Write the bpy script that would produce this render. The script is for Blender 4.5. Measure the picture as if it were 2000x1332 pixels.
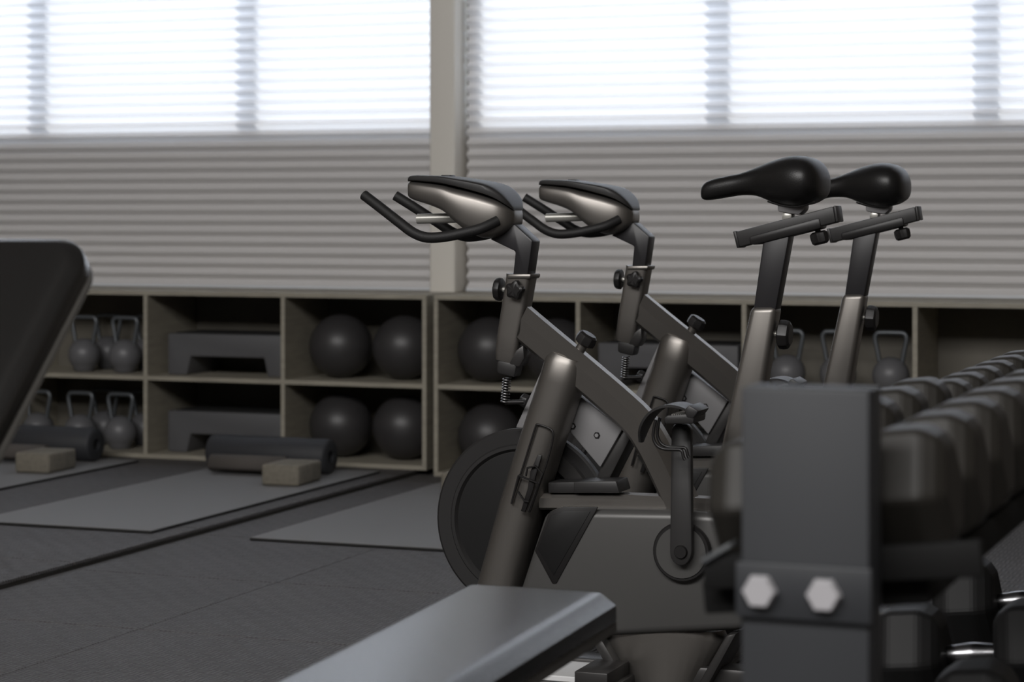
import bpy, bmesh, math, random
from mathutils import Vector, Matrix
random.seed(4)
R = math.radians
PI = math.pi
sc = bpy.context.scene
C = sc.collection
for o in list(bpy.data.objects):
    bpy.data.objects.remove(o)

# ------------------------------------------------------------------ camera
F = 4408.0                      # focal length in pixels of the 2000 px wide frame
YAW = math.atan(1690 / F)       # the room's depth axis lies this far right of the view
SN, CS = math.sin(YAW), math.cos(YAW)
cam_data = bpy.data.cameras.new('camera')
cam = bpy.data.objects.new('camera', cam_data)
C.objects.link(cam)
sc.camera = cam
cam.location = (0, 0, 1.0)
cam.rotation_euler = (R(90), 0, YAW)
cam_data.sensor_width = 36
cam_data.lens = F / 2000 * 36
cam_data.shift_y = -(666 - 410) / 2000
cam_data.clip_start = 0.05
cam_data.dof.use_dof = True
cam_data.dof.focus_distance = 4.72
cam_data.dof.aperture_fstop = 5.0

# ------------------------------------------------------------------ light and exposure
world = bpy.data.worlds.new('world')
sc.world = world
world.use_nodes = True
bg = world.node_tree.nodes['Background']
bg.inputs[0].default_value = (0.75, 0.85, 1.0, 1)
bg.inputs[1].default_value = 3.3


def area(name, loc, rot, sx, sy, power, col=(1, 1, 1)):
    l = bpy.data.lights.new(name, 'AREA')
    l.shape = 'RECTANGLE'
    l.size, l.size_y = sx, sy
    l.energy = power
    l.color = col
    o = bpy.data.objects.new(name, l)
    C.objects.link(o)
    o.location = loc
    o.rotation_euler = rot
    return o


# low sun outside, shining onto the blinds through the windows
sun_l = bpy.data.lights.new('sun', 'SUN')
sun_l.energy = 5.6
sun_l.angle = R(2.5)
sun_l.color = (1, .97, .94)
sun = bpy.data.objects.new('sun', sun_l)
C.objects.link(sun)
sun.location = (3, 14, 6)
sun.rotation_euler = Vector((-.33, -1, -.50)).to_track_quat('-Z', 'Y').to_euler()
# added area light standing in for the room's own light, high behind the camera
area('room_light_standin', (-1.6, -1.9, 5.1), (R(54), 0, 0), 7.0, 3.0, 800, (1, .98, .965))
sc.view_settings.view_transform = 'Standard'
sc.view_settings.look = 'None'
sc.view_settings.exposure = 0.0
sc.view_settings.gamma = 1.0
sc.view_settings.use_curve_mapping = False
sc.cycles.use_denoising = True
sc.cycles.max_bounces = 8
sc.cycles.diffuse_bounces = 4
sc.cycles.glossy_bounces = 3
sc.cycles.caustics_reflective = False
sc.cycles.caustics_refractive = False
sc.cycles.sample_clamp_indirect = 6.0

# ------------------------------------------------------------------ materials
M = {}


def mat(name, col, rough=.5, metal=0.0, bump=0.0, bscale=200.0, var=0.0, vscale=6.0, spec=.5, stretch=None):
    m = bpy.data.materials.new(name)
    m.use_nodes = True
    nt = m.node_tree
    p = nt.nodes['Principled BSDF']
    p.inputs['Base Color'].default_value = (*col, 1)
    p.inputs['Roughness'].default_value = rough
    p.inputs['Metallic'].default_value = metal
    p.inputs['Specular IOR Level'].default_value = spec
    tc = nt.nodes.new('ShaderNodeTexCoord')
    mp = nt.nodes.new('ShaderNodeMapping')
    nt.links.new(tc.outputs['Object'], mp.inputs['Vector'])
    if stretch:
        mp.inputs['Scale'].default_value = stretch
    if var > 0:
        n = nt.nodes.new('ShaderNodeTexNoise')
        n.inputs['Scale'].default_value = vscale
        n.inputs['Detail'].default_value = 5
        nt.links.new(mp.outputs[0], n.inputs['Vector'])
        r = nt.nodes.new('ShaderNodeValToRGB')
        r.color_ramp.elements[0].position = .3
        r.color_ramp.elements[1].position = .7
        r.color_ramp.elements[0].color = (*[c * (1 - var) for c in col], 1)
        r.color_ramp.elements[1].color = (*[min(1, c * (1 + var)) for c in col], 1)
        nt.links.new(n.outputs['Fac'], r.inputs[0])
        nt.links.new(r.outputs[0], p.inputs['Base Color'])
    if bump > 0:
        n = nt.nodes.new('ShaderNodeTexNoise')
        n.inputs['Scale'].default_value = bscale
        n.inputs['Detail'].default_value = 3
        nt.links.new(tc.outputs['Object'], n.inputs['Vector'])
        b = nt.nodes.new('ShaderNodeBump')
        b.inputs['Strength'].default_value = bump
        b.inputs['Distance'].default_value = .002
        nt.links.new(n.outputs['Fac'], b.inputs['Height'])
        nt.links.new(b.outputs[0], p.inputs['Normal'])
    M[name] = m
    return m


mat('wall', (.20, .18, .16), .8, var=.04)
mat('ceiling', (.22, .21, .20), .85)
mat('column', (.78, .75, .69), .6)
mat('frame_white', (.7, .72, .75), .5)
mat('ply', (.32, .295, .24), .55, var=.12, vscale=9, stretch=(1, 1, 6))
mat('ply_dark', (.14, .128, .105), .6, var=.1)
mat('frame_metal', (.23, .216, .20), .38, .85)
mat('frame_dark', (.05, .048, .047), .38, .4)
mat('panel_grey', (.30, .295, .30), .45, .3)
mat('guard_grey', (.10, .098, .095), .38, .3)
mat('black_plastic', (.012, .011, .011), .42)
mat('charcoal', (.026, .025, .025), .45)
mat('post_black', (.022, .021, .023), .4)
mat('saddle_vinyl', (.008, .0075, .0075), .4, bump=.15, bscale=400)
mat('grip_foam', (.008, .0075, .0075), .6, bump=.3, bscale=500)
mat('alloy', (.55, .54, .50), .35, .6)
mat('white_cap', (.8, .8, .8), .35)
mat('spring_steel', (.22, .22, .22), .3, 1)
mat('wheel_rim', (.018, .017, .017), .5)
mat('wheel_disc', (.008, .0078, .008), .45)
mat('bench_vinyl', (.009, .0087, .0084), .20, bump=.22, bscale=330, spec=.5)
M['bench_vinyl'].node_tree.nodes['Principled BSDF'].inputs['IOR'].default_value = 2.0
mat('bench_board', (.17, .163, .15), .6)
mat('bench_frame', (.03, .03, .03), .4)
mat('mat_grey', (.20, .197, .195), .55, bump=.2, bscale=300)
mat('mat_edge', (.012, .012, .012), .7)
mat('roller_foam', (.028, .029, .033), .6, bump=.4, bscale=250)
mat('towel', (.085, .075, .068), .85, bump=.4, bscale=300)
mat('cork', (.19, .172, .138), .8, bump=.5, bscale=160, var=.15, vscale=60)
mat('ball_vinyl', (.04, .038, .039), .42)
mat('kettle_iron', (.13, .13, .137), .42, bump=.2, bscale=120)
mat('kettle_handle', (.12, .13, .14), .4, .5)
mat('step_plastic', (.095, .095, .10), .6)
mat('rack_steel', (.030, .032, .036), .5)
mat('rack_dark', (.007, .007, .007), .7, spec=.2)
mat('lip_steel', (.10, .105, .11), .5)
mat('bolt_steel', (.50, .49, .51), .45, .2)
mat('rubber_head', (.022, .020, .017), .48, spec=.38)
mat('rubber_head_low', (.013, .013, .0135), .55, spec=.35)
mat('chrome', (.35, .35, .36), .25, 1)
mat('platform_edge', (.02, .018, .014), .7)
mat('subfloor', (.015, .015, .015), .8)


def rubber_tile_material():
    m = bpy.data.materials.new('rubber_tile')
    m.use_nodes = True
    nt = m.node_tree
    p = nt.nodes['Principled BSDF']
    p.inputs['Roughness'].default_value = .62
    tc = nt.nodes.new('ShaderNodeTexCoord')
    n = nt.nodes.new('ShaderNodeTexNoise')
    n.inputs['Scale'].default_value = 3.0
    n.inputs['Detail'].default_value = 6
    nt.links.new(tc.outputs['Object'], n.inputs['Vector'])
    r = nt.nodes.new('ShaderNodeValToRGB')
    r.color_ramp.elements[0].position = .25
    r.color_ramp.elements[0].color = (.105, .099, .097, 1)
    r.color_ramp.elements[1].position = .75
    r.color_ramp.elements[1].color = (.14, .133, .131, 1)
    nt.links.new(n.outputs['Fac'], r.inputs[0])
    # woven basket relief: two crossed waves switched by a checker
    ck = nt.nodes.new('ShaderNodeTexChecker')
    ck.inputs['Scale'].default_value = 26
    nt.links.new(tc.outputs['Object'], ck.inputs['Vector'])
    w1 = nt.nodes.new('ShaderNodeTexWave')
    w1.bands_direction = 'X'
    w1.inputs['Scale'].default_value = 26
    w2 = nt.nodes.new('ShaderNodeTexWave')
    w2.bands_direction = 'Y'
    w2.inputs['Scale'].default_value = 26
    for w in (w1, w2):
        nt.links.new(tc.outputs['Object'], w.inputs['Vector'])
    mx = nt.nodes.new('ShaderNodeMix')
    nt.links.new(ck.outputs['Fac'], mx.inputs[0])
    nt.links.new(w1.outputs['Fac'], mx.inputs[2])
    nt.links.new(w2.outputs['Fac'], mx.inputs[3])
    b = nt.nodes.new('ShaderNodeBump')
    b.inputs['Strength'].default_value = .9
    b.inputs['Distance'].default_value = .0025
    nt.links.new(mx.outputs[0], b.inputs['Height'])
    nt.links.new(b.outputs[0], p.inputs['Normal'])
    # groove shade painted into the colour: low parts of the weave multiplied darker
    m2 = nt.nodes.new('ShaderNodeMix')
    m2.data_type = 'RGBA'
    m2.blend_type = 'MULTIPLY'
    m2.inputs[0].default_value = .6
    nt.links.new(r.outputs[0], m2.inputs[6])
    nt.links.new(mx.outputs[0], m2.inputs[7])
    nt.links.new(m2.outputs[2], p.inputs['Base Color'])
    M['rubber_tile'] = m


rubber_tile_material()


def blind_material():
    m = bpy.data.materials.new('blind_fabric')
    m.use_nodes = True
    nt = m.node_tree
    nt.nodes.clear()
    out = nt.nodes.new('ShaderNodeOutputMaterial')
    d = nt.nodes.new('ShaderNodeBsdfDiffuse')
    d.inputs[0].default_value = (.94, .925, .92, 1)
    t = nt.nodes.new('ShaderNodeBsdfTranslucent')
    t.inputs[0].default_value = (.82, .82, .84, 1)
    mx = nt.nodes.new('ShaderNodeMixShader')
    mx.inputs[0].default_value = .28
    nt.links.new(d.outputs[0], mx.inputs[1])
    nt.links.new(t.outputs[0], mx.inputs[2])
    nt.links.new(mx.outputs[0], out.inputs[0])
    M['blind_fabric'] = m


blind_material()


def glass_material():
    m = bpy.data.materials.new('pane_glass')
    m.use_nodes = True
    nt = m.node_tree
    nt.nodes.clear()
    out = nt.nodes.new('ShaderNodeOutputMaterial')
    a = nt.nodes.new('ShaderNodeBsdfTransparent')
    a.inputs[0].default_value = (.95, .97, .98, 1)
    g = nt.nodes.new('ShaderNodeBsdfGlossy')
    g.inputs['Roughness'].default_value = .02
    mx = nt.nodes.new('ShaderNodeMixShader')
    mx.inputs[0].default_value = .05
    nt.links.new(a.outputs[0], mx.inputs[1])
    nt.links.new(g.outputs[0], mx.inputs[2])
    nt.links.new(mx.outputs[0], out.inputs[0])
    M['pane_glass'] = m


glass_material()

# ------------------------------------------------------------------ geometry helpers


def finish(name, bm, m, parent=None, smooth=True, angle=35):
    bmesh.ops.recalc_face_normals(bm, faces=bm.faces)
    me = bpy.data.meshes.new(name)
    bm.to_mesh(me)
    bm.free()
    me.materials.append(M[m] if isinstance(m, str) else m)
    if smooth:
        for p in me.polygons:
            p.use_smooth = True
        me.set_sharp_from_angle(angle=R(angle))
    o = bpy.data.objects.new(name, me)
    C.objects.link(o)
    o.parent = parent
    return o


def add_box(bm, c, s, bev=0.0, rot=None, segs=2):
    v0 = set(bm.verts)
    r = bmesh.ops.create_cube(bm, size=1.0)
    vs = r['verts']
    for v in vs:
        v.co = Vector((v.co.x * s[0], v.co.y * s[1], v.co.z * s[2]))
    if bev > 0:
        es = list({e for v in vs for e in v.link_edges})
        bmesh.ops.bevel(bm, geom=es, offset=bev, segments=segs, affect='EDGES', profile=.5)
    new = [v for v in bm.verts if v not in v0]
    for v in new:
        if rot is not None:
            v.co = rot @ v.co
        v.co += Vector(c)
    return new


def box(name, c, s, m, parent=None, bev=0.0, rot=None, segs=2):
    bm = bmesh.new()
    add_box(bm, c, s, bev, rot, segs)
    return finish(name, bm, m, parent, smooth=bev > 0)


def add_loft(bm, rings, cap=True, closed=False):
    vr = [[bm.verts.new(p) for p in r] for r in rings]
    n = len(rings[0])
    k = len(vr)
    for i in range(k if closed else k - 1):
        a, b = vr[i], vr[(i + 1) % k]
        for j in range(n):
            bm.faces.new((a[j], a[(j + 1) % n], b[(j + 1) % n], b[j]))
    if cap and not closed:
        bm.faces.new(vr[0][::-1])
        bm.faces.new(vr[-1])
    return vr


def cat(pts, n=6):
    """Catmull-Rom through points of any dimension"""
    out = []
    P = [pts[0]] + list(pts) + [pts[-1]]
    for i in range(1, len(P) - 2):
        for k in range(n):
            t = k / n
            out.append(tuple(.5 * (2 * b + (c - a) * t + (2 * a - 5 * b + 4 * c - d) * t * t + (3 * b - a - 3 * c + d) * t ** 3)
                             for a, b, c, d in zip(P[i - 1], P[i], P[i + 1], P[i + 2])))
    out.append(tuple(pts[-1]))
    return out


def ellipse(a, b, n=16, e=2.0):
    r = []
    for k in range(n):
        t = 2 * PI * k / n
        c, s = math.cos(t), math.sin(t)
        r.append((a * math.copysign(abs(c) ** (2 / e), c), b * math.copysign(abs(s) ** (2 / e), s)))
    return r


def add_sweep(bm, path, sect, hint=(0, 1, 0), scale=None, cap=True, start_normal=None):
    """sect: list of (a,b); a lies along the in-plane normal, b along the hint axis"""
    path = [Vector(p) for p in path]
    rings = []
    h = Vector(hint)
    for i, p in enumerate(path):
        t = (path[min(i + 1, len(path) - 1)] - path[max(i - 1, 0)]).normalized()
        n = h.cross(t)
        if n.length < 1e-4:
            n = Vector((0, 0, 1)).cross(t)
        n.normalize()
        b = t.cross(n).normalized()
        k = scale[i] if scale else 1
        ring = [p + n * (q[0] * k) + b * (q[1] * k) for q in sect]
        if i == 0 and start_normal is not None:      # mitred start
            sn = Vector(start_normal)
            ring = [v - t * ((v - p).dot(sn) / t.dot(sn)) for v in ring]
        rings.append(ring)
    add_loft(bm, rings, cap)


def sweep(name, path, sect, m, parent=None, hint=(0, 1, 0), scale=None, angle=40, start_normal=None):
    bm = bmesh.new()
    add_sweep(bm, path, sect, hint, scale, True, start_normal)
    return finish(name, bm, m, parent, angle=angle)


def rod(name, path, r, m, parent=None, n=10, hint=(0, 1, 0)):
    return sweep(name, path, ellipse(r, r, n), m, parent, hint, angle=60)


def add_lathe(bm, prof, mtx, n=24, lobes=0, lobe=0.0):
    """prof: (radius, height) along local z, placed by a matrix"""
    rings = []
    for r, h in prof:
        ring = []
        for k in range(n):
            t = 2 * PI * k / n
            rr = r * (1 + (lobe * math.cos(lobes * t) if lobes else 0))
            ring.append(mtx @ Vector((rr * math.cos(t), rr * math.sin(t), h)))
        rings.append(ring)
    add_loft(bm, rings)


def lathe(name, prof, m, parent=None, mtx=Matrix(), n=24, lobes=0, lobe=0.0, angle=40):
    bm = bmesh.new()
    add_lathe(bm, prof, mtx, n, lobes, lobe)
    return finish(name, bm, m, parent, angle=angle)


def add_prism(bm, pts, d, bev=0.0, segs=2):
    """pts: 3D polygon, extruded along +Y by d"""
    v0 = set(bm.verts)
    a = [bm.verts.new(p) for p in pts]
    b = [bm.verts.new((p[0], p[1] + d, p[2])) for p in pts]
    n = len(a)
    bm.faces.new(a)
    bm.faces.new(b[::-1])
    for i in range(n):
        bm.faces.new((a[i], b[i], b[(i + 1) % n], a[(i + 1) % n]))
    if bev > 0:
        new = [v for v in bm.verts if v not in v0]
        bmesh.ops.recalc_face_normals(bm, faces=bm.faces)
        es = [e for e in {e for v in new for e in v.link_edges} if e.calc_face_angle(0) > R(25)]
        bmesh.ops.bevel(bm, geom=es, offset=bev, segments=segs, affect='EDGES', profile=.5, clamp_overlap=True)


def prism(name, pts, d, m, parent=None, bev=0.0, segs=2):
    bm = bmesh.new()
    add_prism(bm, pts, d, bev, segs)
    return finish(name, bm, m, parent, smooth=bev > 0)


def align(p, d):
    """matrix whose local z points along d, origin at p"""
    return Matrix.Translation(Vector(p)) @ Vector((0, 0, 1)).rotation_difference(Vector(d).normalized()).to_matrix().to_4x4()


def thing(name, loc, label, cat_, group=None, rz=0.0):
    o = bpy.data.objects.new(name, None)
    o.empty_display_size = .05
    C.objects.link(o)
    o.location = loc
    o.rotation_euler = (0, 0, rz)
    return tag(o, label, cat_, group)


def tag(o, label, cat_, group=None):
    o['label'] = label
    o['category'] = cat_
    if group:
        o['group'] = group
    return o


def struct(o):
    o['kind'] = 'structure'
    return o


def copy_tree(o, parent=None):
    c = o.copy()
    C.objects.link(c)
    c.parent = parent
    for ch in list(o.children):
        copy_tree(ch, c)
    return c


def clone(o, loc, label, group=None, rz=None):
    c = copy_tree(o)
    c.location = loc
    if rz is not None:
        c.rotation_euler = (0, 0, rz)
    c['label'] = label
    if group:
        c['group'] = group
    return c


# ------------------------------------------------------------------ the room
XL, XR, YB, YF, ZC = -7.2, 3.2, -4.8, 8.262, 5.3     # left, right, rear wall, window wall (inner face), ceiling
T = .2
fl = struct(box('floor', ((XL + XR) / 2, (YB + YF) / 2, -.06), (XR - XL + .4, YF - YB + .4, .10), 'subfloor'))
# rubber floor tiles, each a piece of its own
bm = bmesh.new()
add_box(bm, (0, 0, 0), (.716, .716, .012), .0015, segs=1)
tile0 = finish('floor_tile', bm, 'rubber_tile', None)
tile_me = tile0.data
bpy.data.objects.remove(tile0)


def lay(parent, x0, y0, nx, ny, z, xmax=None):
    for i in range(nx):
        for j in range(ny):
            o = bpy.data.objects.new('floor_tile', tile_me)
            C.objects.link(o)
            o.parent = parent
            o.location = (x0 + .72 * (i + .5), y0 + .72 * (j + .5), z)


lay(fl, -3.48, 2.55, 9, 8, -.006)
# rest of the floor behind the camera, same rubber
struct(box('floor', ((XL + XR) / 2, (YB + 2.545) / 2, -.006), (XR - XL, 2.545 - YB, .012), 'rubber_tile'))
# raised rubber platform on the left
PZ = .02
PX = -3.385
pl = struct(box('floor_platform', ((XL + PX) / 2, (2.0 + YF) / 2, .004), (PX - XL, YF - 2.0, .012), 'platform_edge'))
bm = bmesh.new()
add_box(bm, (0, 0, 0), (.716, .716, .010), .0015, segs=1)
t2 = finish('floor_tile', bm, 'rubber_tile', None)
tile_me = t2.data
bpy.data.objects.remove(t2)
lay(pl, PX - 5 * .72, 2.55, 5, 8, .015)

SILL, HEAD = 1.312, 3.4
W1, W2 = (-6.6, -3.42), (-3.306, -.2)
bm = bmesh.new()
for x0, x1, z0, z1 in ((XL - T, XR + T, 0, SILL), (XL - T, XR + T, HEAD, ZC), (XL - T, W1[0], SILL, HEAD),
                       (W1[1], W2[0], SILL, HEAD), (W2[1], XR + T, SILL, HEAD)):
    add_box(bm, ((x0 + x1) / 2, YF + T / 2, (z0 + z1) / 2), (x1 - x0, T, z1 - z0))
struct(finish('wall_back', bm, 'wall', smooth=False))
struct(box('wall_left', (XL - T / 2, (YB + YF) / 2, ZC / 2), (T, YF - YB, ZC), 'wall'))
struct(box('wall_right', (XR + T / 2, (YB + YF) / 2, ZC / 2), (T, YF - YB, ZC), 'wall'))
struct(box('wall_front', ((XL + XR) / 2, YB - T / 2, ZC / 2), (XR - XL + 2 * T, T, ZC), 'wall'))
struct(box('ceiling', ((XL + XR) / 2, (YB + YF) / 2, ZC + .05), (XR - XL + .4, YF - YB + .4, .1), 'ceiling'))
struct(box('trim_1', (-3.4105, 8.21, ZC / 2), (.109, .16, ZC - .02), 'column', bev=.012, segs=3))

# windows: frame bars and panes
for n, (x0, x1), mull in ((1, W1, (-5.294, -4.299)), (2, W2, (-2.304, -1.299))):
    w = bpy.data.objects.new('window_%d' % n, None)
    C.objects.link(w)
    struct(w)
    yc = YF + .06
    box('frame_rail', ((x0 + x1) / 2, yc, SILL + .02), (x1 - x0, .05, .04), 'frame_white', w)
    box('frame_rail', ((x0 + x1) / 2, yc, HEAD - .02), (x1 - x0, .05, .04), 'frame_white', w)
    for x in (x0 + .02, x1 - .02):
        box('frame_jamb', (x, yc, (SILL + HEAD) / 2), (.04, .05, HEAD - SILL - .08), 'frame_white', w)
    for x in mull:
        box('mullion', (x + .010, yc + .005, (SILL + HEAD) / 2), (.075, .05, HEAD - SILL - .08), 'frame_white', w)
    xs = [x0] + list(mull) + [x1]
    for a, b in zip(xs[:-1], xs[1:]):
        box('pane', ((a + b) / 2, yc + .02, (SILL + HEAD) / 2), (b - a - .09, .006, HEAD - SILL - .09), 'pane_glass', w)


# pleated blinds
def blind(x0, x1, label):
    t = thing('pleated_blind', ((x0 + x1) / 2, 8.235, .6812), label, 'blind', 'pleated blinds in front of the windows')
    w = (x1 - x0) / 2
    P, d, zt = .0436, .030, 3.5
    bm = bmesh.new()
    a = [bm.verts.new(p) for p in ((-w, -d / 2, 0), (w, -d / 2, 0), (w, d / 2, P / 2), (-w, d / 2, P / 2), (-w, -d / 2, P), (w, -d / 2, P))]
    bm.faces.new((a[0], a[1], a[2], a[3]))
    bm.faces.new((a[3], a[2], a[5], a[4]))
    me = bpy.data.meshes.new('pleat')
    bm.to_mesh(me)
    bm.free()
    me.materials.append(M['blind_fabric'])
    n = int((zt - .68) / P)
    for k in range(n):
        o = bpy.data.objects.new('pleat', me)
        C.objects.link(o)
        o.parent = t
        o.location = (0, 0, .012 + k * P)
    box('bottom_rail', (0, 0, .006), (2 * w, d, .012), 'frame_white', t)
    box('head_rail', (0, 0, .012 + n * P + .02), (2 * w, .04, .04), 'frame_white', t)


blind(-6.75, -3.49, 'closed white pleated blind filling the window left of the column')
blind(-3.345, -.05, 'closed white pleated blind filling the window right of the column')


# ------------------------------------------------------------------ shelf units
YS, SD = 7.807, .405


def shelf(name, x0, divs, x1, z0, label, back=YS):
    t = thing(name, ((x0 + x1) / 2, YS + SD / 2, z0), label, 'shelf', 'cube shelf units under the windows')
    ox, oy = (x0 + x1) / 2, YS + SD / 2
    th = .017
    H = .68 - z0
    box('top_board', (0, 0, H - th / 2), (x1 - x0, SD, th), 'ply', t, .001, segs=1)
    box('base_board', (0, 0, th / 2), (x1 - x0, SD, th), 'ply', t, .001, segs=1)
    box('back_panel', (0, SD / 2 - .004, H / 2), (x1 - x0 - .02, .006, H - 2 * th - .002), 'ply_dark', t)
    for x in (x0 + th / 2, x1 - th / 2):
        box('side_panel', (x - ox, 0, H / 2), (th, SD, H - 2 * th - .0006), 'ply', t)
    for x in divs:
        box('divider', (x - ox, -.004, H / 2), (th, SD - .010, H - 2 * th - .0006), 'ply', t)
    xs = [x0 + th / 2] + list(divs) + [x1 - th / 2]
    for a, b in zip(xs[:-1], xs[1:]):
        box('shelf_board', ((a + b) / 2 - ox, -.004, .3365 - z0), (b - a - th - .0006, SD - .010, th), 'ply', t)
    return t


shelf('cube_shelf', -6.48, (-5.85, -5.205, -4.545, -3.94), -3.338, PZ, 'low plywood cube shelf holding kettlebells, steps and balls left of the column')
shelf('cube_shelf', -3.308, (-2.735, -2.108, -1.497), -.88, 0.0, 'low plywood cube shelf behind the two bikes, right of the column')
ZM = .3455        # top of the middle boards
ZLb, ZRb = PZ + .0175, .0175

# exercise balls
BR = .124
ball0 = None


def ball(x, z, label, r=BR, y=7.985):
    global ball0
    if ball0 is None:
        bm = bmesh.new()
        bmesh.ops.create_uvsphere(bm, u_segments=48, v_segments=28, radius=r)
        o = finish('exercise_ball', bm, 'ball_vinyl', angle=180)
        # moulded valve plug
        lathe('valve_plug', [(.0, -.001), (.007, 0), (.006, .003), (0.0005, .003)], 'black_plastic', o,
              align((0, .75 * r * 1.0, .66 * r), (0, .75, .66)), 12)
        tag(o, label, 'ball', 'exercise balls in the shelves')
        o.location = (x, y, z + r)
        ball0 = o
    else:
        clone(ball0, (x, y, z + r), label)


ball(-3.776, ZM, 'left exercise ball of the pair in the upper cell left of the column')
ball(-3.505, ZM, 'right exercise ball of the pair in the upper cell left of the column')
ball(-3.776, ZLb, 'left exercise ball of the pair in the bottom cell left of the column')
ball(-3.505, ZLb, 'right exercise ball of the pair in the bottom cell left of the column')
ball(-3.150, ZM, 'exercise ball in the upper cell right of the column, beside the near handlebar post')
ball(-2.880, ZM, 'dark ball right of the column in the upper cell, behind the near frame tube')
ball(-3.150, ZRb, 'exercise ball in the bottom cell right of the column, above the near flywheel')
ball(-2.880, ZRb, 'dark ball in the bottom cell right of the column, behind the near flywheel cover')


# step platforms
def step(x, z, label, proto=[]):
    w, h, d = .535, .163, .26
    if not proto:
        f = lambda u, v: (-w / 2 + u * w, -d / 2, v * h)
        bm = bmesh.new()
        add_prism(bm, [f(0, 0), f(0, 1), f(1, 1), f(1, 0), f(.83, 0), f(.80, .45), f(.19, .45), f(.16, 0)], d, .006)
        t = thing('aerobic_step', (x, 8.04, z), label, 'step', 'aerobic steps in the shelves')
        finish('body', bm, 'step_plastic', t)
        box('tread_mat', (0, 0, h + .002), (w - .05, d - .05, .004), 'mat_edge', t, .001, segs=1)
        for sx in (-1, 1):
            for sy in (-1, 1):
                box('rubber_foot', (sx * w * .42, sy * d * .4, -.0005 + .002), (.05, .03, .003), 'black_plastic', t)
        proto.append(t)
    else:
        clone(proto[0], (x, 8.04, z), label)


step(-4.235, ZM, 'grey plastic aerobic step in the upper cell beside the kettlebells')
step(-4.235, ZLb, 'grey plastic aerobic step in the bottom cell beside the kettlebells')
step(-2.425, ZM, 'grey plastic aerobic step in the upper cell behind the far bike handlebar post')
step(-2.425, ZRb, 'grey plastic aerobic step in the bottom cell behind the two bikes')


# kettlebells
kb0 = None


def kettlebell(x, y, z, label, rz=0.0):
    global kb0
    if kb0 is None:
        t = thing('kettlebell', (x, y, z), label, 'kettlebell', 'kettlebells in the shelves', rz)
        prof = [(.0005, 0), (.036, 0), (.042, .004)]
        for k in range(1, 15):
            a = -PI / 2 + .62 + (PI - .80) * k / 14
            prof.append((.066 * math.cos(a), .068 + .066 * math.sin(a)))
        prof.append((.0005, .1335))
        lathe('body', prof, 'kettle_iron', t, n=32, angle=50)
        path = cat([(-.040, 0, .112), (-.047, 0, .15), (-.056, 0, .198), (-.050, 0, .214), (-.036, 0, .219), (.036, 0, .219),
                    (.050, 0, .214), (.056, 0, .198), (.047, 0, .15), (.040, 0, .112)], 5)
        rod('handle', path, .0085, 'kettle_handle', t, 12)
        kb0 = t
    else:
        clone(kb0, (x, y, z), label, None, rz)


kx = (-5.112, -4.905, -4.715)
kettlebell(kx[1], 7.94, ZM, 'grey kettlebell in the upper cell beside the bench backrest edge, front row')
kettlebell(kx[2], 7.94, ZM, 'grey kettlebell in the upper cell next to the divider, front row')
kettlebell(kx[0] - .005, 7.93, ZLb, 'grey kettlebell in the bottom cell closest to the bench backrest, front row')
kettlebell(kx[1] - .012, 7.93, ZLb, 'grey kettlebell in the bottom cell, middle of the front row')
kettlebell(kx[2] - .015, 7.93, ZLb, 'grey kettlebell in the bottom cell next to the divider, front row')
kettlebell(kx[1] + .01, 8.11, ZM, 'dark kettlebell hidden behind the backrest-side one in the upper cell')
kettlebell(kx[2] + .01, 8.11, ZM, 'dark kettlebell hidden behind the divider-side one in the upper cell')
kettlebell(kx[1], 8.10, ZLb, 'dark kettlebell in the bottom cell, middle of the back row')
kettlebell(kx[2], 8.10, ZLb, 'dark kettlebell in the bottom cell, back row beside the divider')
kettlebell(-1.985, 7.95, ZM, 'grey kettlebell in the upper cell, between the near and far seat tubes')
kettlebell(-1.800, 7.95, ZM, 'grey kettlebell in the upper cell, half hidden by the far seat tube')
kettlebell(-1.610, 7.95, ZM, 'grey kettlebell in the upper cell right of the far bike, above the dumbbells')

# ------------------------------------------------------------------ exercise mats, rollers, blocks, towels
def yoga_mat(x0, x1, y0, y1, z, label):
    t = thing('exercise_mat', ((x0 + x1) / 2, (y0 + y1) / 2, z), label, 'mat', 'exercise mats in front of the shelves')
    w, l = x1 - x0, y1 - y0
    box('foam_sheet', (0, 0, .0045), (w, l, .007), 'mat_edge', t, .0015, segs=1)
    box('top_layer', (0, 0, .0088), (w - .004, l - .004, .0016), 'mat_grey', t)
    return t


PT = PZ
MT = .0097
yoga_mat(-4.105, -3.462, 5.985, 7.66, PT, 'grey exercise mat with roller and cork block at the platform edge')
yoga_mat(-5.13, -4.488, 5.985, 7.66, PT, 'grey exercise mat on the platform at the left picture edge')
yoga_mat(-3.185, -2.545, 6.09, 7.72, 0, 'grey exercise mat on the lower floor, running behind the near flywheel')

roll0 = None


def roller(x, y, z, label, rz):
    global roll0
    if roll0 is None:
        t = thing('foam_roller', (x, y, z), label, 'foam roller', 'foam rollers on the mats', rz)
        r, L = .065, .25
        prof = [(.022, -L + .03), (.022, -L), (r - .012, -L), (r - .004, -L + .004), (r, -L + .012), (r, L - .012), (r - .004, L - .004), (r - .012, L), (.022, L), (.022, L - .03)]
        lathe('foam_body', prof, 'roller_foam', t, align((0, 0, r), (1, 0, 0)), 40)
        for s in (-1, 1):
            lathe('core_plug', [(.0005, -.002), (.0215, -.002), (.0215, .002), (.0005, .002)], 'black_plastic', t, align((s * (L - .02), 0, r), (1, 0, 0)), 20)
        roll0 = t
    else:
        clone(roll0, (x, y, z), label, None, rz)


roller(-3.833, 7.50, PT + MT, 'thick dark foam roller on the mat at the platform edge', R(-2))
roller(-4.86, 7.56, PT + MT, 'thick dark foam roller on the mat at the left picture edge', R(-2))
tw0 = None


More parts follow.
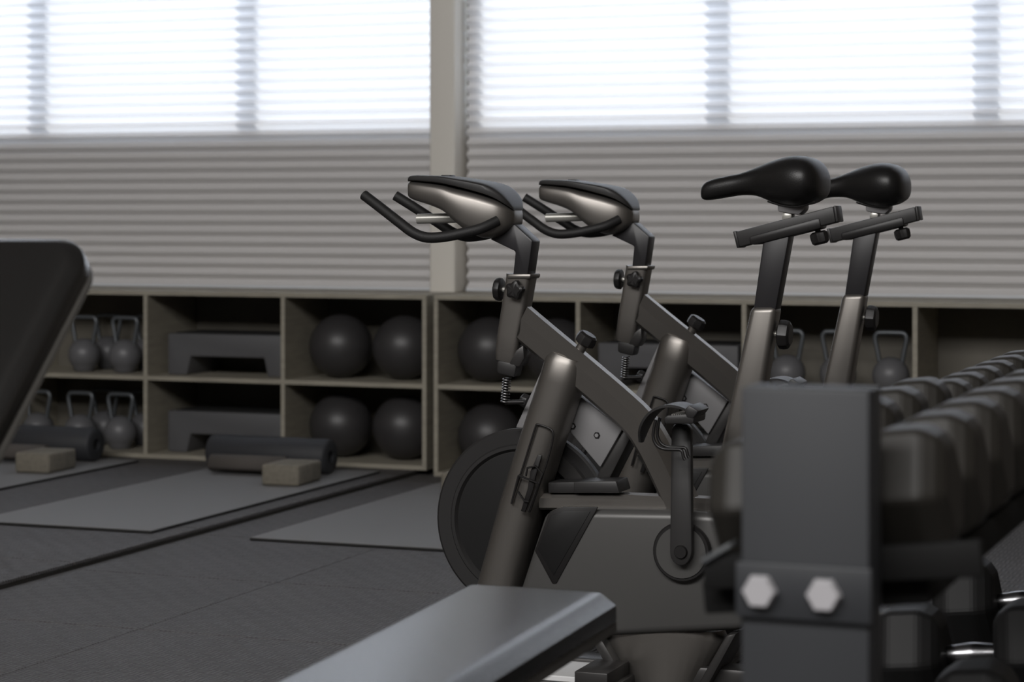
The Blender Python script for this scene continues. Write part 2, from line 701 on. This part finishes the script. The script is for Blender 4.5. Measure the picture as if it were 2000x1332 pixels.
def towel(x, y, z, label, rz):
    global tw0
    if tw0 is None:
        t = thing('towel_roll', (x, y, z), label, 'towel', 'rolled towels on the mats', rz)
        r, L = .036, .15
        bm = bmesh.new()
        ring = []
        for k in range(56):
            a = k / 56 * 2 * PI * 2.6
            rr = r * (.42 + .58 * k / 55)
            ring.append((rr * math.cos(a), rr * math.sin(a)))
        prev = None
        for k in range(56):
            a = k / 55 * 2 * PI * 2.6
            rr = r * (.42 + .58 * k / 55)
            row = [bm.verts.new((xx, rr * math.cos(a), r + rr * math.sin(a))) for xx in (-L, L)]
            if prev:
                bm.faces.new((prev[0], prev[1], row[1], row[0]))
            prev = row
        bm2 = bm
        o = finish('towel_cloth', bm2, 'towel', t, angle=60)
        md = o.modifiers.new('thickness', 'SOLIDIFY')
        md.thickness = .006
        rod('towel_core', [(-L + .002, 0, r), (L - .002, 0, r)], r * .40, 'towel', t, 14)
        tw0 = t
    else:
        clone(tw0, (x, y, z), label, None, rz)


towel(-3.865, 7.385, PT + MT + .002, 'small rolled towel lying against the roller at the platform edge', R(3))
towel(-4.905, 7.42, PT + MT + .002, 'small rolled towel lying against the roller at the left picture edge', R(3))
bl0 = None


def block(x, y, z, label, rz=0.0):
    global bl0
    if bl0 is None:
        t = box('yoga_block', (0, 0, .038), (.145, .20, .074), 'cork', None, .010, segs=3)
        tag(t, label, 'yoga block', 'cork blocks on the mats')
        t.location = (x, y, z)
        t.rotation_euler = (0, 0, rz)
        bl0 = t
    else:
        clone(bl0, (x, y, z), label, None, rz)


block(-3.605, 7.215, PT + MT - .0008, 'tan cork block on the mat at the platform edge', R(2))
block(-4.635, 7.235, PT + MT - .0008, 'tan cork block on the mat at the left picture edge', R(2))
block(-2.985, 7.37, MT - .0008, 'tan cork block peeking out left of the near flywheel', R(2))

# ------------------------------------------------------------------ spin bikes
XB, Y1, BSTEP = -1.50, 4.46, .757


def S(px, py, dy=0.0):
    """side-view measurement of the near bike -> local bike coordinates (x, dy, z)"""
    a = (px - 1000) / F
    D = (Y1 + dy) / (CS + a * SN)
    r = a * D
    return Vector((r * CS - D * SN - XB, dy, 1.0 - (py - 410) / F * D))


def SS(pts, dy=0.0):
    return [S(x, y, dy) for x, y in pts]


bike = thing('spin_bike', (XB, Y1, 0), 'nearer grey indoor cycling bike, in front of its twin', 'exercise bike', 'indoor cycling bikes')


def sidebox(name, pts, w, m, bev=.004, parent=bike, yc=0.0, segs=2):
    return prism(name, SS(pts, yc - w / 2), w, m, parent, bev, segs)


def knob(name, base, d, r, h, m='black_plastic', parent=bike, lobes=8, lobe=.06, stem=.02, stemr=.006, stem_m='alloy'):
    k = lathe(name, [(.0005, 0), (r * .7, 0), (r * .98, h * .15), (r, h * .5), (r * .93, h * .85), (r * .7, h), (.0005, h)], m, parent,
              align(Vector(base) + Vector(d).normalized() * stem, d), 32, lobes, lobe, 30)
    lathe('knob_stem', [(.0005, -.004), (stemr, -.004), (stemr, stem + .003), (.0005, stem + .003)], stem_m, k, align(base, d), 12)
    return k


# frame
sect = [(-a, b) for a, b in [(.034, -.013), (.034, .013), (.012, .037), (-.026, .030), (-.034, .018), (-.034, -.018), (-.026, -.030), (.012, -.037)]]
mp_ = [S(1028, 634), S(1060, 661), S(1150, 736), S(1205, 783), S(1247, 822), S(1273, 860), S(1300, 912), S(1328, 972), S(1350, 1020)]
sweep('main_tube', cat([tuple(p) for p in mp_], 4), sect, 'frame_metal', bike, angle=25, start_normal=(.985, 0, -.17))
# wide front tube carrying the flywheel
fp = [S(1112, 694), S(1108, 706), S(1098, 745), S(1060, 860), S(1020, 990), S(981, 1135), S(960, 1215), S(948, 1268)]
fs = [.84, .97, 1, 1, 1, 1.02, 1.02, 1]
sweep('fork_tube', [tuple(p) for p in fp], ellipse(.046, .050, 28, 2.6), 'frame_metal', bike, scale=fs, angle=50)
sweep('cross_tube', [tuple(S(1062, 977)), tuple(S(1180, 978)), tuple(S(1320, 984)), tuple(S(1440, 990))],
      [(-.017, -.022), (-.017, .022), (-.008, .030), (.012, .030), (.017, .024), (.017, -.024), (.012, -.030), (-.008, -.030)], 'frame_metal', bike, angle=25)
sidebox('seat_tube', [(1465, 599), (1516, 599), (1487, 775), (1447, 1010), (1377, 1010)], .058, 'frame_metal', .012, segs=3)
sidebox('seat_post', [(1490, 470), (1542, 458), (1514, 610), (1470, 610)], .046, 'post_black', .005)
# seat slider
sl = sidebox('seat_slider', [(1436, 453), (1627, 403), (1632, 434), (1442, 483)], .048, 'charcoal', .003)
sidebox('slider_rail', [(1462, 462), (1600, 425), (1604, 446), (1472, 479), (1463, 476)], .056, 'black_plastic', .006, sl)
sidebox('end_cap', [(1431, 452), (1437, 451), (1445, 483), (1439, 485)], .052, 'black_plastic', .002, sl)
sidebox('end_cap', [(1627, 402), (1632, 401), (1637, 433), (1632, 434)], .052, 'charcoal', .002, sl)
d_sl = (S(1632, 403) - S(1436, 453)).normalized()
dn = Vector((d_sl.z, 0, -d_sl.x))
knob('slider_knob', S(1595, 441), dn, .018, .026, stem=.012, stem_m='charcoal', parent=bike)
# saddle clamp
cl = sidebox('saddle_clamp', [(1518, 396), (1572, 398), (1571, 410), (1560, 420), (1540, 417), (1518, 413)], .04, 'panel_grey', .004)
sidebox('clamp_post', [(1528, 412), (1548, 414), (1545, 432), (1525, 432)], .03, 'alloy', .006, cl)
for s in (-1, 1):
    rod('saddle_rail', cat([tuple(S(1500, 392, .022 * s)), tuple(S(1528, 400, .022 * s)), tuple(S(1560, 402, .024 * s)), tuple(S(1590, 392, .03 * s))], 4), .0035, 'spring_steel', cl, 8)
# saddle
st = [(1370.5, 374, 384, .006), (1374, 363, 389, .018), (1382, 355, 391, .024), (1398, 349, 389.5, .028), (1425, 343, 385, .031), (1450, 338, 381.5, .034),
      (1480, 327, 383, .043), (1510, 315, 394, .062), (1540, 306.5, 401, .080), (1563, 304.5, 403, .090), (1585, 308, 399, .092), (1600, 317, 392, .082),
      (1609, 332, 384, .062), (1613, 348, 372, .030)]
rings = []
for x, t_, b_, hw in cat(st, 3):
    a, b = S(x, t_), S(x, b_)
    zc, hz = (a.z + b.z) / 2, (a.z - b.z) / 2
    ring = []
    for k in range(28):
        th = 2 * PI * k / 28
        c, s = math.cos(th), math.sin(th)
        yy = hw * math.copysign(abs(c) ** .75, c)
        zz = hz * math.copysign(abs(s) ** .85, s)
        ring.append((a.x, yy, zc + zz))
    rings.append(ring)
bm = bmesh.new()
add_loft(bm, rings)
sad = finish('saddle', bm, 'saddle_vinyl', bike, angle=180)
# head sleeve, plug, spring
ax = (S(1018, 537) - S(990, 710)).normalized()
rr = ellipse(.029, .029, 28, 5)
sweep('head_sleeve', [tuple(S(1019, 537)), tuple(S(1018, 545)), tuple(S(1009, 600)), tuple(S(999, 655)), tuple(S(994, 690)), tuple(S(991, 705))],
      rr, 'frame_metal', bike, scale=[.98, .96, .94, .90, .86, .74], angle=35)
sidebox('sleeve_collar', [(991, 535), (1037, 535), (1035, 545), (989, 545)], .062, 'frame_metal', .004)
sidebox('sleeve_gusset', [(996, 692), (1022, 672), (1024, 700), (1014, 718), (992, 715)], .045, 'frame_dark', .006)
sidebox('lower_plug', [(970, 703), (1010, 708), (1004, 738), (969, 729)], .044, 'charcoal', .006)
hp = []
c0, c1 = S(990, 738), S(986, 786)
for k in range(0, 9 * 14 + 1):
    t = k / (9 * 14)
    a = t * 9 * 2 * PI
    p = c0.lerp(c1, t)
    hp.append((p.x + .0085 * math.cos(a), p.y + .0085 * math.sin(a), p.z))
bm = bmesh.new()
add_sweep(bm, hp, ellipse(.0016, .0016, 6), hint=(0, 0, 1))
spr = finish('spring', bm, 'spring_steel', bike, angle=60)
rod('spring_core', [tuple(c0), tuple(c1)], .005, 'black_plastic', spr, 10)
# lever rod and knob of the brake block in front of the fork
rod('brake_rod', [tuple(S(986, 786)), tuple(S(1024, 785))], .005, 'black_plastic', spr, 10)
knob('brake_bolt', S(1035, 787, .05), (-.85, 0, .35), .014, .018, stem=.004, lobes=6, m='charcoal')
# head knobs
knob('height_knob', S(989, 566), (-1, 0, .05), .024, .018, stem=.008, m='black_plastic', lobes=8, lobe=.03)
knob('clamp_knob', S(1012, 566, -.027), (-.1, -1, .0), .019, .018, stem=.006, lobes=5, lobe=.14)
kd = (S(1148, 655) - S(1131, 684)).normalized()
knob('tension_knob', S(1129, 690), kd, .022, .026, stem=.022, stemr=.011, lobes=8, lobe=.04, m='black_plastic', stem_m='frame_metal')
knob('seat_knob', S(1509, 652), (1, 0, -.05), .029, .026, stem=.012, lobes=8, lobe=.035)
# stem
sidebox('handlebar_stem', [(956, 467), (1004, 437), (1040, 470), (1030, 540), (1001, 540), (1006, 491)], .05, 'post_black', .004)
# console housing and lid
def console(rows, name, m, e, parent):
    rg = []
    for x, t_, b_, hw in cat(rows, 3):
        a, b = S(x, t_), S(x, b_)
        zc, hz = (a.z + b.z) / 2, max(.0015, (a.z - b.z) / 2)
        ring = []
        for k in range(24):
            th = 2 * PI * k / 24
            c, s = math.cos(th), math.sin(th)
            ring.append((a.x, hw * math.copysign(abs(c) ** e, c), zc + hz * math.copysign(abs(s) ** e, s)))
        rg.append(ring)
    bm = bmesh.new()
    add_loft(bm, rg)
    return finish(name, bm, m, parent, angle=45)


con = console([(814, 356, 384, .048), (818, 354, 389, .056), (835, 355, 395, .062), (860, 357, 403, .067), (885, 360, 414, .071), (905, 365, 432, .073),
               (925, 369, 449, .073), (950, 375, 463, .070), (970, 382, 465, .066), (990, 391, 458, .058), (1004, 402, 447, .046), (1012, 412, 436, .028)],
              'console', 'frame_metal', .42, bike)
console([(813, 350, 355, .046), (821, 343, 354.5, .056), (850, 343, 356.5, .064), (880, 344, 359.5, .071), (913, 348.5, 366, .075), (961, 357, 379, .073),
         (985, 368, 389, .064), (1003, 386, 402, .050), (1012, 405, 411, .030)], 'console_lid', 'charcoal', .40, con)
sidebox('display_button', [(862, 341.5), (878, 341.5), (880, 345), (860, 345)], .03, 'charcoal', .001, con)
# handlebars
for s in (-1, 1):
    hb = [(711, 381), (745, 407), (782, 436), (808, 455), (835, 464), (870, 462), (905, 455), (940, 446), (972, 431)]
    dy = [-.082, -.092, -.102, -.106, -.106, -.100, -.09, -.078, -.055]
    pts = []
    for (x, y), d in zip(hb, dy):
        p = S(x, y, d)
        pts.append((p.x, d * -s, p.z))
    rod('handlebar', cat(pts, 4), .0112, 'grip_foam', bike, 16)
rod('centre_grip', [tuple(S(816, 427.5)), tuple(S(819, 427.5)), tuple(S(870, 426)), tuple(S(925, 424))], .0108, 'alloy', bike, 18)
# flywheel behind the front tube
FWY = .075
fc = S(1019, 1019, FWY - .016)
fc.y = FWY
prof = [(.0005, -.010), (.030, -.022), (.034, -.014), (.150, -.009), (.156, -.016), (.163, -.016), (.166, -.012), (.194, -.013), (.199, -.009),
        (.199, .009), (.194, .013), (.166, .012), (.150, .009), (.034, .014), (.0005, .016)]
lathe('flywheel', prof, 'wheel_rim', bike, align(fc, (0, 1, 0)), 72, angle=25)
lathe('flywheel_disc', [(.030, -.0151), (.149, -.0095), (.149, -.0105), (.030, -.0163)], 'wheel_disc', bike, align(fc, (0, 1, 0)), 72, angle=25)
# brake housing: grey panel over the top of the flywheel
hs = prism('brake_housing', SS([(1066, 703), (1006, 836), (1112, 843), (1172, 914), (1216, 838), (1128, 770)], .032), .075, 'panel_grey', bike, .004)
nut = S(1166, 850, .0315)
lathe('nut_socket', [(.0005, -.0036), (.0040, -.0036), (.0040, -.0026), (.0005, -.0026)], 'panel_grey', hs, align(nut, (0, 1, 0)), 12)
lathe('hex_nut', [(.0042, 0), (.0066, 0), (.0074, -.0015), (.0066, -.003), (.0042, -.003), (.0042, 0)][::-1], 'black_plastic', hs, align(nut, (0, 1, 0)), 6)
nut = S(1119, 832, .0315)
lathe('nut_socket', [(.0005, -.0036), (.0040, -.0036), (.0040, -.0026), (.0005, -.0026)], 'panel_grey', hs, align(nut, (0, 1, 0)), 12)
lathe('hex_nut', [(.0042, 0), (.0066, 0), (.0074, -.0015), (.0066, -.003), (.0042, -.003), (.0042, 0)][::-1], 'black_plastic', hs, align(nut, (0, 1, 0)), 6)
prism('housing_side', SS([(1216, 838), (1236, 846), (1182, 952), (1160, 946), (1172, 914)], .04), .07, 'frame_dark', bike, .004)
# fender arc behind the fork, and its foot plate on the cross tube
arc = []
for k in range(13):
    a = R(62 - 60 * k / 12)
    arc.append((fc.x + .172 * math.cos(a), FWY, fc.z + .172 * math.sin(a)))
sweep('fender', arc, [(.030, -.03), (.036, -.022), (.036, .022), (.030, .03), (-.002, .03), (-.002, -.03)], 'frame_dark', bike, angle=25)
arc2 = [(fc.x + .166 * math.cos(R(60 - 56 * k / 12)), FWY - .034, fc.z + .166 * math.sin(R(60 - 56 * k / 12))) for k in range(13)]
sidebox('fender_foot', [(1070, 942), (1200, 940), (1207, 963), (1070, 963)], .066, 'charcoal', .003)
sidebox('fender_foot', [(1120, 941), (1203, 939.5), (1210, 963), (1120, 963)], .078, 'charcoal', .003, yc=.0)
# lower chain guard
gd = prism('chain_guard', SS([(1062, 1004), (1085, 994), (1310, 998), (1420, 1004), (1490, 1040), (1500, 1130), (1450, 1232), (1180, 1244), (1060, 1240), (1008, 1170)], -.075), .06, 'guard_grey', bike, .018, 4)
prism('guard_insert', SS([(1072, 1001), (1100, 990), (1168, 990), (1086, 1140), (1078, 1140), (1044, 1076)], -.0785), .005, 'black_plastic', gd, .002)
prism('guard_insert_panel', SS([(1076, 1007), (1102, 998), (1153, 999), (1081, 1124), (1050, 1072)], -.080), .003, 'wheel_disc', gd, .001)
# chain ring, crank, pedal
cc = S(1332, 1078, -.085)
lathe('crank_ring', [(.050, -.006), (.0575, -.006), (.0605, -.002), (.0605, .006), (.050, .006), (.050, -.006)][:5], 'black_plastic', bike, align(cc, (0, 1, 0)), 48)
lathe('crank_cover', [(.0005, -.0085), (.052, -.0085), (.052, -.005), (.0005, -.005)], 'guard_grey', bike, align(cc, (0, 1, 0)), 48)


def crank(side):
    dy = -.105 * 1.0
    p = SS([(1311, 838), (1318, 828), (1341, 828), (1349, 838), (1351, 1078), (1349, 1088), (1344, 1097), (1338, 1103), (1330, 1105), (1321, 1103), (1314, 1097), (1309, 1088), (1308, 1078)], dy - .012)
    if side > 0:
        c0 = S(1330, 1078, dy)
        p = [Vector((2 * c0.x - q.x, .075, 2 * c0.z - q.z)) for q in p]
        return prism('crank_arm', p, .018, 'charcoal', bike, .004)
    ca = prism('crank_arm', p, .018, 'charcoal', bike, .003)
    lathe('axle_cap', [(.0005, -.006), (.012, -.006), (.014, -.002), (.014, .004), (.0005, .004)], 'black_plastic', ca, align(S(1330, 1078, dy - .012), (0, 1, 0)), 20)
    # perforated seam plate near the pedal eye
    for k in range(6):
        q = S(1319 + 4.8 * k, 835.5, dy - .0125)
        lathe('rivet', [(.0003, -.0006), (.0012, -.0006), (.0014, .0006), (.0003, .0006)], 'black_plastic', ca, align(q, (0, 1, 0)), 6)
    return ca


crank(-1)
crank(1)


def pedal(side):
    dy0 = -.165
    t = []
    ped = prism('pedal', SS([(1296, 815), (1304, 811), (1350, 808), (1356, 812), (1354, 828), (1298, 828)], dy0 - .04), .085, 'charcoal', bike, .004)
    # serrated grip teeth
    for k in range(8):
        x = 1311 + 4.2 * k
        prism('pedal_tooth', SS([(x, 812.5), (x + 1.6, 808.0), (x + 3.2, 812.5)], dy0 - .038), .08, 'alloy', ped)
    # toe cage: broad strap arching over the platform
    band = [(1252, 863), (1256, 842), (1263, 824), (1276, 806), (1292, 795), (1309, 790), (1328, 790), (1346, 796), (1361, 806)]
    rg = []
    ww = [.010, .028, .036, .04, .042, .042, .04, .036, .03]
    sec = cat([(*tuple(S(x, y, dy0)), w) for (x, y), w in zip(band, ww)], 3)
    rg = []
    for i, q in enumerate(sec):
        a, b = Vector(sec[max(0, i - 1)][:3]), Vector(sec[min(len(sec) - 1, i + 1)][:3])
        tg = (b - a).normalized()
        nn = Vector((tg.z, 0, -tg.x))
        p, w, th = Vector(q[:3]), q[3], .0045
        rg.append([p + nn * (th * (1 - .35 * k * k)) + Vector((0, w * k, 0)) for k in (-1, -.5, 0, .5, 1)] +
                  [p - nn * (th * .4) + Vector((0, w * k, 0)) for k in (1, .5, 0, -.5, -1)])
    bm = bmesh.new()
    add_loft(bm, rg)
    finish('toe_strap', bm, 'charcoal', ped, angle=30)
    prism('strap_clip', SS([(1336, 800), (1345, 791), (1364, 803), (1353, 818), (1340, 815)], dy0 - .042), .08, 'charcoal', ped, .003)
    for off in (-.035, -.005):
        w = [(1281, 820), (1277, 838), (1276, 855), (1283, 870), (1297, 877), (1318, 878), (1331, 880), (1335, 893), (1338, 898)]
        ddx = 0 if off < -.02 else 8
        rod('cage_wire', cat([tuple(S(x + ddx, y - ddx * .5, dy0 + off)) for x, y in w], 4), .0034, 'black_plastic', ped, 8)
    rod('pedal_axle', [tuple(S(1326, 820, dy0 + .04)), tuple(S(1326, 822, -.10))], .007, 'spring_steel', ped, 10, hint=(1, 0, 0))
    return ped


pedal(-1)
# bottle cage on the front tube
bcd = -.056
bc = rod('bottle_cage', cat([tuple(S(x, y, bcd)) for x, y in [(999, 984), (1003, 968), (1020, 916), (1037, 862), (1046, 834), (1050, 829), (1070, 835), (1079, 842), (1080, 855), (1072, 890), (1054, 945), (1036, 996), (1033, 998)]], 3), .0022, 'black_plastic', bike, 8)
prism('cage_spine', SS([(1050, 888), (1058, 890), (1046, 930), (1041, 955), (1025, 1001), (1017, 998), (1030, 955), (1036, 920)], bcd - .006), .006, 'black_plastic', bc, .001)
for w in ([(1013, 928), (1052, 944), (1047, 955)], [(1027, 930), (1030, 914), (1046, 910), (1060, 925), (1052, 944)], [(1013, 928), (999, 983)],
          [(1012, 960), (1024, 978), (1033, 980)], [(1052, 944), (1046, 960), (1032, 998)]):
    rod('cage_wire', [tuple(S(x, y, bcd - .012)) for x, y in w], .0024, 'black_plastic', bc, 6)
# pedestal and floor beams
rings = []
for x0, x1, yy in ((1180, 1414, 1222), (1172, 1422, 1240), (1236, 1358, 1352)):
    a, b = S(x0, yy), S(x1, yy)
    zc = (a.z + b.z) / 2
    rings.append([((a.x + b.x) / 2 + (b.x - a.x) / 2 * u, .062 * v, max(.012, zc)) for u, v in ellipse(1, 1, 32, 2.2)])
bm = bmesh.new()
add_loft(bm, rings)
finish('pedestal', bm, 'frame_metal', bike, angle=40)
prism('pedestal_rib', SS([(1150, 1246), (1172, 1244), (1236, 1352), (1214, 1352)], -.075), .13, 'frame_dark', bike, .006)
prism('pedestal_rib', SS([(1418, 1240), (1440, 1236), (1376, 1352), (1354, 1352)], -.075), .13, 'frame_dark', bike, .006)
box('base_beam', (.07, .0, .045), (1.10, .07, .05), 'frame_dark', bike, .008)
for nm, xx in (('front_stabiliser', -.43), ('rear_stabiliser', .60)):
    sb = box(nm, (xx, 0, .03), (.09, .50, .045), 'frame_dark', bike, .008)
    for s in (-1, 1):
        box('end_cap', (xx, s * .245, .0275), (.096, .06, .055), 'charcoal' if xx < 0 else 'white_cap', sb, .010)
stp = box('step_plate', (-.045, -.10, .056), (.16, .17, .012), 'white_cap', bike, .002, segs=1)
box('step_bracket', (.035, -.13, .060), (.07, .14, .035), 'frame_dark', stp, .003)
box('step_foot', (-.02, -.10, .025), (.20, .20, .0495), 'frame_dark', stp, .004)
clone(bike, (XB + .018, Y1 + BSTEP, 0), 'farther grey indoor cycling bike, standing behind its twin')

# ------------------------------------------------------------------ benches
def pad_mesh(w, l, h, ch, rc, low=.35):
    """upholstered pad lying flat: rounded plan corners, chamfered upper rim; length along y, top at z=0"""
    def plan(ins):
        pts = []
        hw, hl, r = w / 2 - ins, l / 2 - ins, max(.004, rc - ins)
        for cx, cy, a0 in ((hw - r, hl - r, 0), (-hw + r, hl - r, 90), (-hw + r, -hl + r, 180), (hw - r, -hl + r, 270)):
            for k in range(9):
                a = R(a0 + 90 * k / 8)
                pts.append((cx + r * math.cos(a), cy + r * math.sin(a)))
        return pts
    rings = []
    for ins, z in ((ch * 1.5, 0.0), (ch * 1.12, -.0012), (ch * .9, -.003), (ch * .25, -ch * .62), (.001, -ch * .80), (0, -ch), (0, -h + .003), (.003, -h)):
        rings.append([(x, y, z) for x, y in plan(ins)])
    bm = bmesh.new()
    add_loft(bm, rings[::-1])
    return bm


# flat bench in the foreground
BZ = .42
fb = thing('flat_bench', (-1.208, 2.69, 0), 'low flat bench with grey vinyl pad in the bottom foreground', 'bench')
o = finish('bench_pad', pad_mesh(.262, 1.18, .046, .024, .035), 'bench_vinyl', fb, angle=32)
o.location = (0, 0, BZ - .019)
o.rotation_euler = (R(1.9), 0, 0)
box('pad_board', (0, 0, BZ - .019 - .046 - .009), (.252, 1.16, .018), 'bench_board', fb, .002, rot=Matrix.Rotation(R(1.9), 3, 'X'))
box('beam', (0, 0, BZ - .12), (.06, .95, .05), 'bench_frame', fb, .005)
for s in (-1, 1):
    box('leg', (0, s * .36, .17), (.05, .05, .27), 'bench_frame', fb, .005)
    ft = box('foot_bar', (0, s * .36, .025), (.36, .06, .04), 'bench_frame', fb, .006)
    for q in (-1, 1):
        box('rubber_cap', (q * .18, s * .36, .0225), (.03, .066, .045), 'black_plastic', ft, .006)
# adjustable bench with raised backrest at the left edge
ab = thing('incline_bench', (-1.741, 2.2, 0), 'tall bench with raised dark backrest at the left picture edge', 'bench')
AL = R(45)
TOP = Vector((0, 2.62 - 2.2, .970))
ldir = Vector((0, math.cos(AL), math.sin(AL)))
ndir = Vector((0, -math.sin(AL), math.cos(AL)))
L = .74
ctr = TOP - ldir * (L / 2)
o = finish('backrest', pad_mesh(.275, L, .034, .016, .06), 'bench_vinyl', ab, angle=32)
o.location = ctr
o.rotation_euler = (AL, 0, 0)
bb = finish('backrest_board', pad_mesh(.277, L - .006, .014, .002, .06), 'bench_board', ab, angle=32)
bb.location = ctr - ndir * .0341
bb.rotation_euler = (AL, 0, 0)
low = TOP - ldir * L
o = finish('seat', pad_mesh(.275, .36, .045, .018, .04), 'bench_vinyl', ab, angle=32)
o.location = (0, low.y - .20, .46)
box('seat_board', (0, low.y - .20, .405), (.24, .33, .015), 'bench_board', ab, .002)
box('beam', (0, low.y + .0, .34), (.06, .80, .06), 'bench_frame', ab, .006)
rod('backrest_strut', [(0, low.y + .34, .36), (0, (ctr.y + .02), ctr.z - .07)], .018, 'bench_frame', ab, 12, hint=(1, 0, 0))
for y in (low.y - .30, low.y + .26):
    box('leg', (0, y, .18), (.06, .05, .28), 'bench_frame', ab, .006)
    ft = box('foot_bar', (0, y, .025), (.40, .06, .04), 'bench_frame', ab, .006)
    for q in (-1, 1):
        box('rubber_cap', (q * .20, y, .0225), (.03, .066, .045), 'black_plastic', ft, .006)

# ------------------------------------------------------------------ dumbbell rack
RX = -.545
rk = thing('dumbbell_rack', (RX, 3.3, 0), 'dark steel two tier dumbbell rack with a wide near post', 'rack')
Y0 = 3.3


def rbox(name, x0, x1, y0, y1, z0, z1, m, parent=rk, bev=.003):
    return box(name, ((x0 + x1) / 2 - RX, (y0 + y1) / 2 - Y0, (z0 + z1) / 2), (x1 - x0, y1 - y0, z1 - z0), m, parent, bev)


for yy in (2.20, 4.42):
    pt = rbox('post', -.597, -.467, yy, yy + .06, .05, .822, 'rack_steel')
    rbox('foot', -.80, -.28, yy, yy + .06, .0, .05, 'rack_dark')
    ym = yy - .008 if yy < 3 else yy + .06
    for zc in (.620, .215):
        br = rbox('bracket_plate', -.601, -.463, ym, ym + .008, zc - .028, zc + .028, 'rack_steel', pt)
        for bx_ in (-.5745, -.5095):
            if yy < 3:
                lathe('hex_bolt', [(.0005, -.011), (.0155, -.011), (.0175, -.008), (.0175, .0), (.0005, .0)], 'bolt_steel', pt,
                      align((bx_ - RX, ym - Y0, zc), (0, 1, 0)), 6)
            else:
                lathe('hex_bolt', [(.0005, -.011), (.0155, -.011), (.0175, -.008), (.0175, .0), (.0005, .0)], 'bolt_steel', pt,
                      align((bx_ - RX, ym + .008 - Y0, zc), (0, -1, 0)), 6)
TILT = R(6)
tiers = ((.624, 'upper'), (.235, 'lower'))


def tier_z(base, x):
    return base + (x - RX) * math.tan(TILT)


for base, nm in tiers:
    tr = bpy.data.objects.new('tray', None)
    C.objects.link(tr)
    tr.parent = rk
    rotm = Matrix.Rotation(-TILT, 3, 'Y')
    for x0, x1 in ((-.120, -.045), (.045, .120)):
        c = rotm @ Vector(((x0 + x1) / 2, 0, 0))
        box('tray_rail', (c.x, .05, base - .020 + c.z), (x1 - x0, 2.11, .036), 'rack_dark', tr, .003, rot=rotm)
    for yy in (2.275, 4.405):
        te = box('tray_end', (.033, yy - Y0, base + .013), (.29, .018, .036), 'rack_dark', tr, .003, rot=rotm)
        box('tray_lip', (-.095, yy - Y0, base + .020), (.036, .030, .005), 'lip_steel', tr, .001, rot=Matrix.Rotation(R(-32), 3, 'Y'))

# dumbbells
HEXA = math.cos(R(30))


def dumbbell(mname):
    t = thing('dumbbell', (0, 0, 0), '', 'dumbbell', 'hex dumbbells on the rack')
    hl, rf = .047, .0685            # half head length, inradius of the hexagon
    rc = rf / HEXA
    for s in (-1, 1):
        prof = [(.0005, -hl), (rc * .66, -hl), (rc * .86, -hl + .010), (rc, -hl + .026), (rc, hl - .026), (rc * .86, hl - .010), (rc * .66, hl), (.0005, hl)]
        mt = Matrix.Translation((s * .0815, 0, 0)) @ Matrix.Rotation(PI / 2, 4, 'Y') @ Matrix.Rotation(PI / 6, 4, 'Z')
        hd = lathe('head', prof, mname, t, mt, 6, angle=20)
        hd.data.shade_flat()
        md = hd.modifiers.new('soft', 'BEVEL')
        md.width = .006
        md.segments = 2
    prof = [(.0005, -.036), (.013, -.036), (.0145, -.020), (.0165, -.004), (.0165, .004), (.0145, .020), (.013, .036), (.0005, .036)]
    lathe('handle', prof, 'chrome', t, Matrix.Rotation(PI / 2, 4, 'Y'), 20)
    return t


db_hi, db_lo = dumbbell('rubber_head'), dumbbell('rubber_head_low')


def ordinal(n):
    return ('first', 'second', 'third', 'fourth', 'fifth', 'sixth', 'seventh', 'eighth', 'ninth', 'tenth', 'eleventh', 'twelfth')[n]


ups = [2.375, 2.555, 2.735, 2.915, 3.095, 3.275] + [3.46 + .152 * k for k in range(6)]
for k, y in enumerate(ups):
    big = k < 6
    s = 1.0 if big else .89
    lab = ('big dark hex dumbbell on the upper tray, %s from the near post' if big else 'smaller dark hex dumbbell on the upper tray, %s from the near post') % ordinal(k)
    o = db_hi if k == 0 else copy_tree(db_hi)
    o['label'] = lab
    o.scale = (s, s, s)
    x = -.540
    o.location = (x, y, tier_z(.624, x) + .0685 * s / math.cos(TILT) + .001)
    o.rotation_euler = (0, -TILT, 0)
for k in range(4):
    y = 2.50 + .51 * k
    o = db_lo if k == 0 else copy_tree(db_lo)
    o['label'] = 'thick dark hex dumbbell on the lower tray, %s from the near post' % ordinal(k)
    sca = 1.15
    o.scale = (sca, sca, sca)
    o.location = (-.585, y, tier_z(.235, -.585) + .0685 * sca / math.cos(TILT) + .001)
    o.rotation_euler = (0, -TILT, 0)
